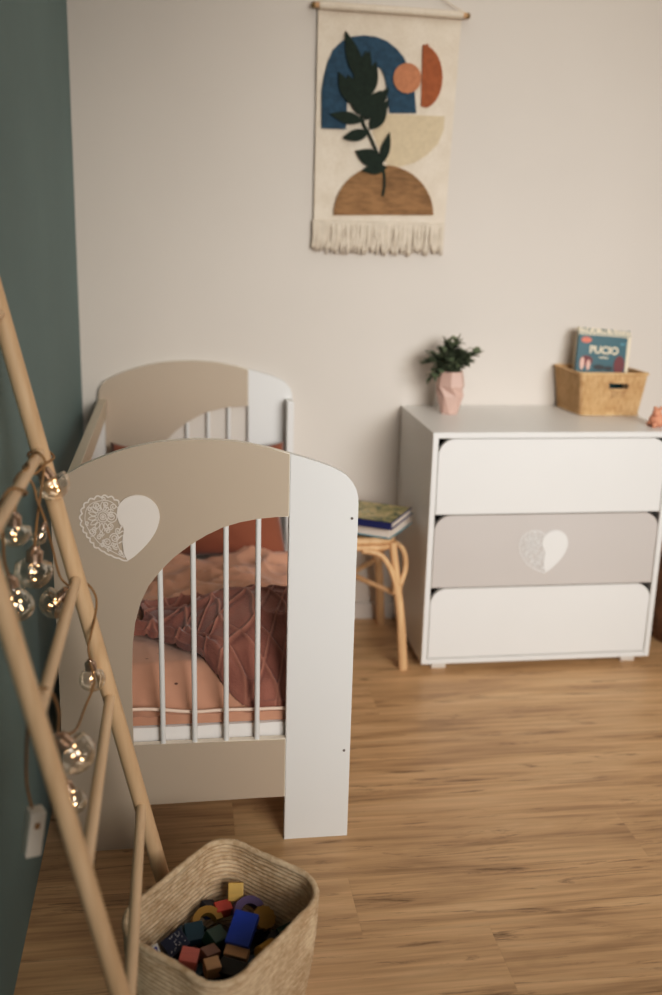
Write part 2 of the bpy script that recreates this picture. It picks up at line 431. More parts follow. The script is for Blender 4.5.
# left long side: top rail, bottom rail, bars
bm = bmesh.new(); box(bm, X0+.001, X0+.027, YF+.018, -.0230, .775, .832, .003); obj('side_rail', bm, 'rail', crib)
bm = bmesh.new(); box(bm, X0+.001, X0+.027, YF+.018, -.0230, .19, .262, .003); obj('lower_rail', bm, 'white', crib)
for k in range(15):
    y = -1.30+k*.086
    bm = bmesh.new(); tube(bm, [(X0+.014, y, .26), (X0+.014, y, .78)], .0065, 10); obj('bar', bm, 'white', crib, True, .8)
bm = bmesh.new(); box(bm, X0+.002, X0+.022, -.068, -.0230, .262, .776, .002); obj('side_post', bm, 'white', crib)
# open side: short stile at the head end and a low rail
bm = bmesh.new(); box(bm, .690, .7126, -.098, -.0230, .10, .836, .002); obj('side_post', bm, 'white', crib)
bm = bmesh.new(); box(bm, .692, .7126, YF+.018, -.098, .19, .262, .003); obj('lower_rail', bm, 'white', crib)
bm = bmesh.new()
for k in range(12):
    y = -1.33+k*.112; box(bm, X0+.027, .692, y, y+.07, .20, .212)
for x in (X0+.03, .672): box(bm, x, x+.018, YF+.02, -.042, .17, .20)
obj('slatted_base', bm, 'pine', crib)

# mattress
MX0, MX1, MY0, MY1 = X0+.032, .686, YF+.024, -.106
bm = bmesh.new(); box(bm, MX0, MX1, MY0, MY1, .2125, .2995, .014)
bmesh.ops.subdivide_edges(bm, edges=[e for e in bm.edges if e.calc_length() > .2], cuts=30, use_grid_fill=True)
for v in bm.verts:
    v.co.z += .002*noise.noise(v.co*9) if v.co.z > .25 else 0
    if v.co.y < MY0+.01: v.co.y += abs(.004*noise.noise(Vector((v.co.x*16, 1, v.co.z*30))))
m = obj('mattress', bm, 'sheet', None, True, 1.0); tag(m, 'white sheeted mattress lying low in the greige crib', 'mattress')

# duvet as a draped, creased sheet with thickness
def ss(a, b, x):
    u = max(0, min(1, (x-a)/(b-a))); return u*u*(3-2*u)
def crease(x, y, k, w):
    r = 1-abs(noise.noise(Vector((x, y, k))))*w
    return max(0, r)**2
def duv(x, y):
    f = ss(-1.345, -1.24, y)
    z = .326+.085*f-.055*ss(-.85, -.6, y)
    z += .020*noise.noise(Vector((x*5, y*4, 1.3)))*f
    z += .030*crease(x*4+y*3, y*8-x*2, 4.2, 2.6)*ss(-1.08, -.92, y)
    z += .010*crease(x*9-y*4, y*11+x*5, 7.7, 2.4)*ss(-1.05, -.9, y)
    z += .026*noise.noise(Vector((x*3.4+1, y*6.5, 9)))*ss(-1.0, -.8, y)
    z += .010*noise.noise(Vector((x*26, y*6, 3)))*ss(-1.25, -1.34, y)
    z -= .014*(1-ss(.088, .13, x))+.014*ss(.64, .684, x)
    return z
def drape(name, x0, x1, y0, y1, nx, ny, zf, th, mats, inside=None, parent=None, shift=None):
    bm = bmesh.new(); G = []
    for i in range(nx+1):
        col = []
        for j in range(ny+1):
            u, w_ = i/nx, j/ny
            x, y = (x0+(x1-x0)*u, y0+(y1-y0)*w_) if inside is None else inside(u, w_)
            col.append((bm.verts.new((x, y, zf(x, y)+0.0)), bm.verts.new((x, y, zf(x, y)-th(x, y)))))
        G.append(col)
    for i in range(nx):
        for j in range(ny):
            bm.faces.new((G[i][j][0], G[i+1][j][0], G[i+1][j+1][0], G[i][j+1][0]))
            bm.faces.new((G[i][j][1], G[i][j+1][1], G[i+1][j+1][1], G[i+1][j][1]))
    for i in range(nx):
        for j in (0, ny):
            bm.faces.new((G[i][j][0], G[i+1][j][0], G[i+1][j][1], G[i][j][1]))
    for j in range(ny):
        for i in (0, nx):
            bm.faces.new((G[i][j][0], G[i][j+1][0], G[i][j+1][1], G[i][j][1]))
    return obj(name, bm, mats, parent, True, 1.2)
d = drape('duvet', .088, .684, -1.345, -.30, 110, 150, duv, lambda x, y: duv(x, y)-.3035, 'duvet')
tag(d, 'rumpled peach duvet with small dark leaf marks, spread over the crib mattress', 'duvet')
bm = bmesh.new(); tube(bm, [(x, -1.347, .334+.005*noise.noise(Vector((x*8, 3, 0)))+.014*ss(.38, .2, x)-.004*ss(.5, .6, x)) for x in [.09+.0119*i for i in range(50)]], .0042, 8)
p = obj('piping', bm, 'piping', d, True); p['label'] = 'cream piped hem'

# knitted blanket, quilted in curved diamonds
def byf(u): return -1.115-.222*ss(0, .62, u)
def blk_xy(u, w_):
    yb = -.955+.02*math.sin(u*7)
    x = .200+(.683-.200)*u+.03*math.sin(w_*3.1)*(1-u)**2
    yf = byf(u)
    return x, yf+(yb-yf)*w_
def blk(x, y):
    u = max(0, min(1, (x-.205)/.478))
    yf = byf(u); d_ = y-yf
    lo = duv(x, y)+.021
    z = lo+.004
    z += .095*ss(-.02, .27, d_)*ss(-.955, -1.07, y)
    z += .026*noise.noise(Vector((x*5, y*6, 7.7)))*ss(0, .06, d_)
    z += .012*crease(x*5-y*7, y*5+x*3, 2.2, 2.8)*ss(0, .05, d_)
    z += .005*crease(x*12+y*4, y*9-x*6, 5.1, 2.4)
    # curved diamond ribs knitted into the cloth
    a = (x+.60*y)*15+.30*math.sin(y*34+x*10); b = (x-.60*y)*15+.30*math.sin(x*34)
    ra = abs(a-round(a)); rb = abs(b-round(b))
    z += .0075*max(math.exp(-(ra/.06)**2), math.exp(-(rb/.06)**2))
    # rolled hem at the front-left edge
    z += .016*math.exp(-((d_-.020)/.013)**2)*ss(.9, .5, u)
    z -= .012*ss(-1.31, -1.335, y)
    return max(z, lo)
blk2 = blk
b = drape('knitted_blanket', 0, 0, 0, 0, 210, 170, blk2, lambda x, y: .016, 'knit', blk_xy)
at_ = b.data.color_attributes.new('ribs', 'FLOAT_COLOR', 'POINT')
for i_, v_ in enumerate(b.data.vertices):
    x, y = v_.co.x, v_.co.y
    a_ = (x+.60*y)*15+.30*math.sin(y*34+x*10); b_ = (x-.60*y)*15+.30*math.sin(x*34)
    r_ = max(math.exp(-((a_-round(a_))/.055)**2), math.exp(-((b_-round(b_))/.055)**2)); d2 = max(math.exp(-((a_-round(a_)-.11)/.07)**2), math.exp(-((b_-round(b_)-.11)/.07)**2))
    at_.data[i_].color = (r_, d2, 0, 1)  # red lightens rib crests, green paints shade beside them
tag(b, 'dusty rose knitted blanket with a diamond pattern, bunched over the duvet', 'blanket')

# rust pillow leaning on the headboard
def pillow(name, cx, cy, cz, W, H, T, tilt, mat, roll=0, yaw=0):
    bm = bmesh.new(); n = 40; side = []
    for sgn in (1, -1):
        g = []
        for i in range(n+1):
            col = []
            for j in range(n+1):
                u, v_ = 2*i/n-1, 2*j/n-1
                bul = max(0, (1-abs(u)**2.6)*(1-abs(v_)**2.6))**.55
                px = u*W/2*(1-.10*(1-abs(v_))**1*abs(u)); pz = v_*H/2*(1-.20*(1-u*u)*abs(v_)**3)
                py = sgn*T/2*bul+sgn*.010*bul*noise.noise(Vector((u*3, v_*3, sgn*3+cx)))+.006*noise.noise(Vector((u*6, v_*6, 5)))*bul
                col.append(bm.verts.new((px, py, pz)))
            g.append(col)
        for i in range(n):
            for j in range(n): bm.faces.new((g[i][j], g[i+1][j], g[i+1][j+1], g[i][j+1]))
    bmesh.ops.remove_doubles(bm, verts=bm.verts, dist=.0004)
    R_ = Matrix.Translation((cx, cy, cz)) @ Matrix.Rotation(yaw, 4, 'Z') @ Matrix.Rotation(tilt, 4, 'X') @ Matrix.Rotation(roll, 4, 'Y')
    bm.transform(R_)
    return obj(name, bm, mat, None, True)
p = pillow('pillow', .388, -.190, .505, .585, .43, .14, math.radians(-26), 'rust')
tag(p, 'large rust orange pillow leaning against the crib headboard', 'pillow')

# ------------------------------------------------------------------ wall hanging
WY = -.012
wh = thing('wall_hanging', 'woven canvas wall hanging with tufted plant and shapes, on the white wall above the crib', 'wall hanging', (1.0, WY, 2.09))
bm = bmesh.new(); tube(bm, [(.760, WY-.012, 2.090), (1.265, WY-.012, 2.083)], .0085, 14)
obj('dowel', bm, 'rattan', wh, True, .8)
for x, z in ((.762, 2.090), (1.264, 2.083)):
    bm = bmesh.new(); lathe(bm, [(0, -.007), (.008, -.006), (.010, 0), (.008, .006), (0, .007)], (x, WY-.012, z), (1, 0, 0), 14)
    obj('dowel_knob', bm, 'knob', wh, True)
bm = bmesh.new(); tube(bm, cr([(.762, WY-.012, 2.095), (1.0, WY-.004, 2.205), (1.012, WY-.003, 2.208), (1.03, WY-.004, 2.204), (1.262, WY-.012, 2.088)], 4), .0022, 6)
obj('cord', bm, 'fringe', wh)
bm = bmesh.new(); tube(bm, [(1.013, 0.0, 2.205), (1.013, WY-.012, 2.207)], .003, 8); obj('nail', bm, 'copper', wh)
def cx_(u): return .776+u*.468
bm = bmesh.new(); nx, ny = 40, 56; G = []
for i in range(nx+1):
    col = []
    for j in range(ny+1):
        u, v_ = i/nx, j/ny
        xl, xr = .778, 1.247-.020*(1-v_); x = xl+(xr-xl)*u; z = 1.432+(2.088-1.432)*v_-.006*u*v_*0
        y = WY-.003+.004*noise.noise(Vector((u*3, v_*3, 0)))
        col.append((bm.verts.new((x, y, z)), bm.verts.new((x, y+.003, z))))
    G.append(col)
for i in range(nx):
    for j in range(ny):
        for s_ in (0, 1): bm.faces.new((G[i][j][s_], G[i+1][j][s_], G[i+1][j+1][s_], G[i][j+1][s_]))
for i in range(nx):
    for j in (0, ny): bm.faces.new((G[i][j][0], G[i+1][j][0], G[i+1][j][1], G[i][j][1]))
for j in range(ny):
    for i in (0, nx): bm.faces.new((G[i][j][0], G[i][j+1][0], G[i][j+1][1], G[i][j][1]))
# sleeve round the dowel
tube(bm, [(.780, WY-.012, 2.0895), (1.247, WY-.012, 2.0835)], .0125, 14)
cloth = obj('woven_cloth', bm, 'canvas', wh, True, 1.0)
# tufted shapes traced as outlines; K maps the study coordinates to wall metres
def K(X, Y):
    w_ = 1-3.9515545e-05*X-7.2564723e-05*Y
    return ((.00092844962*X-3.6530957e-05*Y+.68802916)/w_, (-3.2048806e-05*X-.0010218751*Y+2.1013141)/w_)
def tuft(name, pts, mat, y, th=.006, smooth=True, k=5):
    P = [K(*p) for p in pts]
    if smooth: P = [(v.x, v.y) for v in cr([(a, b, 0) for a, b in P], k, True)]
    bm = bmesh.new(); slab(bm, P, WY-y-th, WY-y, 0, 0, .0012); return obj(name, bm, mat, cloth)
def arcpts(cx, cy, rx, ry, a0, a1, n=22): return [(cx+rx*math.cos(math.radians(a0+(a1-a0)*i/n)), cy-ry*math.sin(math.radians(a0+(a1-a0)*i/n))) for i in range(n+1)]
blue = [(104,425)]+[(104,300),(112,250),(124,205),(142,165),(170,138),(205,122),(245,118),(285,123),(320,137),(352,162),(375,190),(392,225),(405,265),(412,310),(417,375)]+\
       [(328,375),(322,330),(318,285),(312,250),(300,225),(285,222),(272,225)]+[(250,235),(225,255),(200,262),(192,290),(188,340),(186,390),(184,428)]
tuft('blue_tuft', blue, 't_blue', .004, .005, False)
tuft('peach_tuft', arcpts(386, 260, 46, 50, 0, 345), 't_peach', .007, .006, True, 2)
tuft('rust_tuft', [(438,150),(460,146)]+arcpts(437, 255, 66, 105, 75, -78, 16)+[(432,352)], 't_rust', .004, .006, False)
tuft('brown_tuft', arcpts(308, 712, 165, 165, 180, 0, 26), 't_brown', .004, .006, False)
tuft('cream_tuft', [(318,378),(512,385),(508,430),(488,478),(450,515),(410,540),(360,552),(325,555),(300,510),(270,440),(285,400)], 't_cream', .0035, .002, False)
def leafp(x0, y0, x1, y1, w):
    a, b = Vector((x0, y0)), Vector((x1, y1)); d = b-a; n = Vector((-d.y, d.x)).normalized(); P = []
    for i in range(9): u = i/8; P.append(tuple(a+d*u+n*w*math.sin(PI*u**.85)))
    for i in range(7, 0, -1): u = i/8; P.append(tuple(a+d*u-n*w*math.sin(PI*u**.85)))
    return P
lv = [(235,275,182,104,24),(222,300,262,170,26),(228,330,250,170,30),(248,330,282,205,24),(210,350,158,240,22),(232,390,300,300,26),(245,400,325,290,22),(240,402,130,378,20),(262,430,320,355,22),(258,440,172,458,20),(300,545,328,438,15),(300,540,215,500,28),(318,555,235,565,18),(215,330,190,250,20),(275,410,325,330,16),(225,380,232,270,30)]
bm = bmesh.new()
for a in lv:
    slab(bm, [K(*p) for p in leafp(*a)], WY-.016-random.random()*.003, WY-.009)
ribbon(bm, [K(v.x, v.y) for v in cr([(232,330,0),(238,400,0),(262,450,0),(292,520,0),(308,570,0),(310,615,0),(304,650,0)], 5)], .008, WY-.015, WY-.008)
obj('plant_tuft', bm, 't_green', cloth)
bm = bmesh.new()
for k in range(112):
    x = .776+k*.00408+random.uniform(-.001, .001)
    if x > 1.228: break
    zl = 1.335+random.uniform(-.012, .010)
    tube(bm, cr([(x, WY-.004, 1.436), (x+random.uniform(-.003, .003), WY-.007-random.random()*.004, 1.39), (x+random.uniform(-.006, .006)-.002, WY-.005, zl)], 3), [.0034]*6+[.0022], 6)
fr = obj('fringe', bm, 'fringe', wh, True); fr['kind'] = 'stuff'

# ------------------------------------------------------------------ dresser
DX0, DX1, DY, DH = 1.1065, 1.9037, -.483, .807
dr = thing('dresser', 'white three-drawer dresser with a greige middle drawer, against the white wall', 'dresser', (1.505, -.24, 0))
def part(name, parent, mat, *b, bev=.0015):
    bm = bmesh.new(); box(bm, *b, bev); return obj(name, bm, mat, parent)
part('side_panel', dr, 'white', DX0, DX0+.018, DY, -.004, .025, DH-.018)
part('side_panel', dr, 'white', DX1-.018, DX1, DY, -.004, .025, DH-.018)
part('top_panel', dr, 'white', DX0, DX1, DY, -.004, DH-.018, DH)
part('bottom_panel', dr, 'white', DX0+.018, DX1-.018, DY, -.004, .025, .043)
part('back_panel', dr, 'dark', DX0+.018, DX1-.018, -.012, -.004, .043, DH-.018, bev=0)
def drawer(z0, z1, mat, lab=None):
    r = .052; x0, x1 = DX0+.0205, DX1-.0205
    out = [(x0, z0), (x1, z0)]+[(x1-r+r*math.cos(a), z1-r+r*math.sin(a)) for a in [PI/2*i/10 for i in range(11)]]+\
          [(x0+r+r*math.cos(a), z1-r+r*math.sin(a)) for a in [PI/2+PI/2*i/10 for i in range(11)]]
    bm = bmesh.new(); slab(bm, out, DY+.001, DY+.018, 0, 0, .0012)
    d_ = obj('drawer', bm, mat, dr)
    bm = bmesh.new(); a, b_ = x0+.012, x1-.012; zt = z1-.07
    box(bm, a, b_, DY+.05, DY+.062, z0+.006, zt); box(bm, a, a+.012, DY+.062, -.05, z0+.006, zt)
    box(bm, b_-.012, b_, DY+.062, -.05, z0+.006, zt); box(bm, a, b_, -.062, -.05, z0+.006, zt); box(bm, a, b_, DY+.018, -.05, z0+.004, z0+.010)
    obj('drawer_box', bm, 'dark', d_)  # box coloured near-black as shade behind the rounded drawer corners
    if lab: d_['label'] = lab
    return d_
drawer(.541, .7865, 'white'); mid = drawer(.293, .537, 'grey2', 'pale greige drawer front with a white heart'); drawer(.046, .289, 'white')
heart(mid, 1.508, .338, DY+.001, 'heart_decal', .98, 'white')
for x in (DX0+.04, DX1-.09):
    for y in (DY+.02, -.07):
        bm = bmesh.new(); box(bm, x, x+.05, y, y+.05, 0, .025, .004); obj('foot', bm, 'foot', dr)

# ------------------------------------------------------------------ plant in pink faceted pot
pot = thing('potted_plant', 'small leafy green plant in a faceted pink pot on the left end of the dresser', 'potted plant', (1.243, -.15, DH))
bm = bmesh.new(); rings = []
for i, (r, z) in enumerate([(.030, 0), (.047, .062), (.050, .095), (.041, .145), (.0365, .145), (.044, .095), (.030, .08)]):
    rings.append([bm.verts.new((1.243+r*math.cos(2*PI*(k+(.5 if i in (1, 4) else 0))/7), -.15+r*math.sin(2*PI*(k+(.5 if i in (1, 4) else 0))/7), DH+.0003+z)) for k in range(7)])
for i, (a, b_) in enumerate(zip(rings, rings[1:])):
    for k in range(7):
        k2 = (k+1) % 7; bm.faces.new((a[k], a[k2], b_[k])); bm.faces.new((a[k2], b_[k2], b_[k]))
bm.faces.new(rings[0][::-1])
obj('pot', bm, 'pot', pot)
bm = bmesh.new(); lathe(bm, [(0, .128), (.037, .126), (.034, .11)], (1.243, -.15, DH), (0, 0, 1), 14); obj('soil', bm, 'soil', pot)
def leaf(bm, base, d, L, W, mi=0, curl=.2):
    d = Vector(d).normalized(); u, w_ = frame_of(d); n = 6; rows = []
    if w_.z < 0: w_ = -w_
    for i in range(n+1):
        t_ = i/n; c = Vector(base)+d*L*t_+w_*(curl*L*(-t_*t_)); ww = W*math.sin(PI*min(1, t_*.92+.06))**.75
        rows.append((bm.verts.new(c-u*ww), bm.verts.new(c-w_*W*.18), bm.verts.new(c+u*ww)))
    for a, b_ in zip(rows, rows[1:]):
        for k in range(2): bm.faces.new((a[k], a[k+1], b_[k+1], b_[k]))
sb, lb = bmesh.new(), bmesh.new()
random.seed(3)
for (tx, ty, tz) in [(a_*.84, b_*.9, c__*.84-.012) for a_, b_, c__ in [(-.098,.0,.035),(-.085,-.02,-.02),(-.07,.02,.06),(-.045,-.02,.075),(-.02,.02,.10),(.0,-.02,.10),(.02,.01,.11),(.035,-.03,.07),(.06,.02,.05),(.092,-.01,.068),(.075,.03,.03),(.0,.03,.085),(-.05,.03,.04),(.03,.03,.06),(-.03,-.05,.04),(.03,-.055,.035),(-.065,-.035,.015)]]:
    P = cr([(1.243+tx*.08, -.15+ty*.1, DH+.12), (1.243+tx*.5, -.15+ty*.5, DH+.16+max(tz, 0)*.35), (1.243+tx, -.15+ty, DH+.16+tz)], 5)
    tube(sb, P, .0013, 5)
    for i in range(2, len(P)):
        for s_ in range(2):
            d_ = (P[i]-P[i-1]).normalized()*.5+Vector((random.uniform(-1, 1), random.uniform(-1, 1), random.uniform(-.3, .8)))*.7
            leaf(lb, P[i], d_, random.uniform(.024, .033), random.uniform(.012, .0165))
    leaf(lb, P[-1], P[-1]-P[-2], .032, .011)
obj('stems', sb, 'stem', pot); f_ = obj('foliage', lb, 'leaf', pot, True); f_['kind'] = 'stuff'

# ------------------------------------------------------------------ wicker basket with books on the dresser
wb = thing('wicker_basket', 'small square wicker basket with a slot handle on the right end of the dresser', 'basket', (1.80, -.115, DH))
Wc = Matrix.Translation((1.790, -.118, DH)) @ Matrix.Rotation(math.radians(-3), 4, 'Z') @ Matrix(((1, -.16, 0, 0), (0, 1, 0, 0), (0, 0, 1, 0), (0, 0, 0, 1)))
def rrect(a, b_, r, n=6):
    P = []
    for sx, sy, a0 in ((1, 1, 0), (-1, 1, 90), (-1, -1, 180), (1, -1, 270)):
        for i in range(n+1):
            th = math.radians(a0+90*i/n); P.append((sx*(a-r)+r*math.cos(th), sy*(b_-r)+r*math.sin(th)))
    return P
def dense(P, step):
    out = []; n = len(P)
    for i in range(n):
        a, b_ = Vector(P[i]), Vector(P[(i+1) % n]); k = max(1, int((b_-a).length/step))
        for j in range(k): out.append(tuple(a+(b_-a)*j/k))
    return out
bm = bmesh.new(); hz = .146
for lay in range(29):                       # woven courses
    z = .004+lay*.0050; s_ = z/hz; base = dense(rrect(.101+.017*s_, .088+.012*s_, .012), .006); P = []
    for k, (x, y) in enumerate(base):
        o_ = .0017*math.sin(PI*(k*.5+lay)); l_ = math.hypot(x, y)
        P.append((x*(1+o_/l_), y*(1+o_/l_), z))
    # slot handle: leave a gap at the front
    if 19 <= lay <= 22:
        keep = [(p, not (p[1] < -.06 and abs(p[0]-.018) < .030)) for p in P]
        run = []; n = len(keep); st = next(i for i in range(n) if not keep[i][1])
        for i in range(n+1):
            p, kf = keep[(st+i) % n]
            if kf: run.append(p)
            elif len(run) > 2: tube(bm, run, .0026, 5); run = []
            else: run = []
        if len(run) > 2: tube(bm, run, .0026, 5)
    else: tube(bm, P, .0027, 5, close=True)
for (x, y) in dense(rrect(.101, .086, .012), .024):
    if y < -.06 and abs(x-.018) < .032: continue
    tube(bm, [(x, y, .002), (x*1.17, y*1.15, hz-.001)], .0022, 5)
tube(bm, [(x, y, hz+.001) for x, y in dense(rrect(.1205, .1005, .012), .008)], .0052, 8, close=True)
tube(bm, [(x, y, .0055) for x, y in dense(rrect(.1035, .0885, .012), .008)], .0048, 8, close=True)
box(bm, -.099, .099, -.084, .084, .003, .007)
bm.transform(Wc); obj('woven_body', bm, 'wick', wb, True)
bm = bmesh.new()
tube(bm, [(-.012+.002, -.0995, .118), (.048, -.0995, .118)], .0042, 8); tube(bm, [(-.012, -.0985, .092), (.048, -.0985, .092)], .0036, 8)
for k in range(5): tube(bm, [(-.004, -.0975-.0004*k, .066+.0048*k), (.042, -.0975-.0004*k, .066+.0048*k)], .0016, 6)
bm.transform(Wc); obj('handle', bm, 'wick', wb, True)

def bookobj(name, label, Wd, Hh, T, Mx, cov, back='page', group=None):
    """book standing in local xz (cover to -y)"""
    th = thing(name, label, 'book', Mx.to_translation(), group)
    bm = bmesh.new(); box(bm, 0, Wd, -T/2, -T/2+.0022, 0, Hh, .0008); bm.transform(Mx); c = obj('cover', bm, cov, th)
    bm = bmesh.new(); box(bm, 0, Wd, T/2-.0022, T/2, 0, Hh, .0008); bm.transform(Mx); obj('back_cover', bm, cov, th)
    bm = bmesh.new(); box(bm, 0, .003, -T/2, T/2, 0, Hh, .0008); bm.transform(Mx); obj('spine', bm, cov, th)
    bm = bmesh.new(); box(bm, .003, Wd-.003, -T/2+.0022, T/2-.0022, .003, Hh-.003); bm.transform(Mx); obj('pages', bm, back, th)
    return th, c
def decal(par, Mx, T, polys, name='cover_print', e=.0006):
    for i, (pts, mat) in enumerate(polys):
        bm = bmesh.new(); slab(bm, pts, -T/2-e*(1+.3*i), -T/2-.0001); bm.transform(Mx); obj(name, bm, mat, par)
def circ(x, z, rx, rz=None, n=18): return [(x+rx*math.cos(2*PI*i/n), z+(rz or rx)*math.sin(2*PI*i/n)) for i in range(n)]
def text(par, s, Mx, x, z, size, T, mat):
    cu = bpy.data.curves.new('t', 'FONT'); cu.body = s; cu.size = size; cu.extrude = .0004; cu.align_x = 'CENTER'; cu.offset = size*.03
    to = bpy.data.objects.new('t', cu); C.objects.link(to)
    dg = bpy.context.evaluated_depsgraph_get(); me = bpy.data.meshes.new_from_object(to.evaluated_get(dg))
    bpy.data.objects.remove(to)
    me.transform(Mx @ Matrix.Translation((x, -T/2-.0012, z)) @ Matrix.Rotation(PI/2, 4, 'X'))
    me.materials.clear(); me.materials.append(M[mat])
    o = bpy.data.objects.new('cover_title', me); C.objects.link(o); o.parent = par; bpy.context.view_layer.update()
    o.matrix_parent_inverse = par.matrix_world.inverted(); return o
# teal book in front, tilted a little clockwise
Mt = Matrix.Translation((1.694, -.116, DH+.020)) @ Matrix.Rotation(math.radians(-7), 4, 'X') @ Matrix.Rotation(math.radians(3.5), 4, 'Y')
tb, tc_ = bookobj('picture_book', 'teal picture book with a cream title, front one in the wicker basket', .194, .262, .012, Mt, 'teal')
decal(tc_, Mt, .012, [([(0,.250),(.194,.250),(.194,.262),(0,.262)], 'cream'),
    ([(.182,0),(.194,0),(.194,.262),(.182,.262)], 'cream'), (circ(.030,.232,.019,.010), 'coral'), (circ(.036,.160,.024,.018), 'maroon'), (circ(.159,.150,.020,.034), 'maroon'),
    (circ(.022,.150,.008,.022), 'pinkp'), (circ(.045,.146,.007,.018), 'pinkp'), (circ(.165,.225,.010,.004), 'sky'), (circ(.085,.140,.022,.009), 'black'), (circ(.12,.138,.016,.008), 'black')])
bm = bmesh.new()
for k in range(14): slab(bm, [(v[0], v[1]) for v in circ(.008+.0137*k, .256, .0045, .003, 8)], -.0082, -.0062)
bm.transform(Mt); obj('cover_print', bm, 'teal', tc_)
text(tc_, 'PUCIO', Mt, .098, .188, .036, .012, 'cream')
decal(tc_, Mt, .012, [([(.082,.172),(.116,.172),(.116,.176),(.082,.176)], 'cream')])
# patterned cream book behind, leaning to the right
Mb = Matrix.Translation((1.694, -.086, DH+.022)) @ Matrix.Rotation(math.radians(-4), 4, 'X') @ Matrix.Rotation(math.radians(4.5), 4, 'Y')
cb_, cc_ = bookobj('picture_book', 'cream picture book with dark speckled border, rear one in the wicker basket', .193, .270, .014, Mb, 'cream')
random.seed(11)
bm = bmesh.new()
for k in range(46):
    u = random.random()
    if k < 23: x, z = .006+.181*u, .266+random.uniform(-.004, .004)
    else: x, z = .188+random.uniform(-.003, .003), .05+.21*u
    slab(bm, circ(x, z, .0035, .0030, 7), -.0082, -.0069)
bm.transform(Mb); sp_ = obj('speckled_border', bm, 'teal', cc_)

# small peach felt toy, partly out of the picture
ty = thing('felt_toy', 'little peach felt animal at the right edge of the dresser top', 'toy', (1.880, -.385, DH))
bm = bmesh.new(); lathe(bm, [(0, 0), (.020, .001), (.027, .012), (.026, .026), (.018, .038), (0, .043)], (1.888, -.385, DH+.0004), (0, 0, 1), 18)
obj('body', bm, 'toy', ty, True)
bm = bmesh.new(); lathe(bm, [(0, -.016), (.010, -.013), (.0155, 0), (.013, .010), (0, .018)], (1.882, -.393, DH+.046), (-.6, -.5, .1), 16); obj('head', bm, 'toy', ty, True)
for s_ in (-1, 1):
    bm = bmesh.new(); tube(bm, cr([(1.885+s_*.006, -.390, DH+.056), (1.886+s_*.011, -.389, DH+.062), (1.886+s_*.012, -.388, DH+.066)], 3), [.004, .006, .007, .0065, .006, .0045, .002], 8)
    obj('ear', bm, 'toy', ty, True)
    bm = bmesh.new(); tube(bm, [(1.872, -.395+s_*.016, DH+.010), (1.858, -.402+s_*.018, DH+.0085)], [.010, .008], 8); obj('paw', bm, 'toy', ty, True)

# ------------------------------------------------------------------ rattan stool with two books
st = thing('rattan_stool', 'rattan stool with curved cane braces between the crib and the dresser', 'stool', (.89, -.29, 0))
SX0, SX1, SY0, SY1, SZ = .775, 1.005, -.445, -.135, .451
fx0, fx1, fy0, fy1 = .728, 1.052, -.458, -.06
legs = {}
for (sx, fx) in ((SX0+.012, fx0), (SX1-.004, fx1)):
    for (sy, fy) in ((SY0+.008, fy0+.004), (SY1-.005, fy1)):
        bm = bmesh.new(); P = cr([(fx, fy, 0), (fx*.72+sx*.28, fy*.72+sy*.28, .17), (fx*.35+sx*.65, fy*.35+sy*.65, .31), (sx, sy, SZ-.012)], 5)
        tube(bm, P, [.0168-.004*i/len(P) for i in range(len(P))], 12); obj('leg', bm, 'rattan', st, True, .8)
# seat hoop, double, with woven seat
bm = bmesh.new()
for z, r in ((SZ-.006, .013), (SZ-.028, .010)):
    tube(bm, [(SX0/2+SX1/2+x, SY0/2+SY1/2+y, z) for x, y in dense(rrect((SX1-SX0)/2, (SY1-SY0)/2, .05), .015)], r, 10, close=True)
obj('seat_frame', bm, 'rattan', st, True)
bm = bmesh.new(); box(bm, SX0+.008, SX1-.008, SY0+.008, SY1-.008, SZ-.014, SZ+.002, .004); obj('seat', bm, 'rattan2', st)
def brace(P, r=.0098):
    bm = bmesh.new(); tube(bm, cr(P, 6), r, 10); obj('brace', bm, 'rattan', st, True)
for (cx0, sgn, fx, sx) in ((SX1, 1, fx1, SX1-.004), (SX0, -1, fx0, SX0+.012)):
    for (cy0, sg2, fy, sy) in ((SY0, 1, fy0, SY0+.008), (SY1, -1, fy1, SY1-.005)):
        lx, ly = fx*.38+sx*.62, fy*.38+sy*.62
        brace([(lx, ly-.008*sg2, .270), (lx-.022*sgn, ly-.010*sg2, .345), (lx-.060*sgn, ly-.006*sg2, .400), ((SX0+SX1)/2+.01*sgn, cy0, .414)])
        brace([(lx+.006*sgn, ly, .280), (lx+.030*sgn, ly+.02*sg2, .345), (lx+.026*sgn, ly+.06*sg2, .398), (cx0, ly+.11*sg2, .418)])
        bm = bmesh.new()                                     # cane binding where braces meet the leg
        tube(bm, [(lx, ly, .268), (lx, ly, .298)], .0185, 12); obj('binding', bm, 'rattan', st, True, .8)
za = .262
bm = bmesh.new(); tube(bm, cr([(1.022, -.445, za), (.92, -.33, za+.015), (.89, -.28, za+.018), (.85, -.22, za+.015), (.755, -.085, za)], 5), .0095, 10); obj('stretcher', bm, 'rattan', st, True)
bm = bmesh.new(); tube(bm, cr([(.757, -.445, za), (.86, -.33, za-.002), (.89, -.28, za-.004), (.92, -.22, za), (1.024, -.09, za)], 5), .0095, 10); obj('stretcher', bm, 'rattan', st, True)

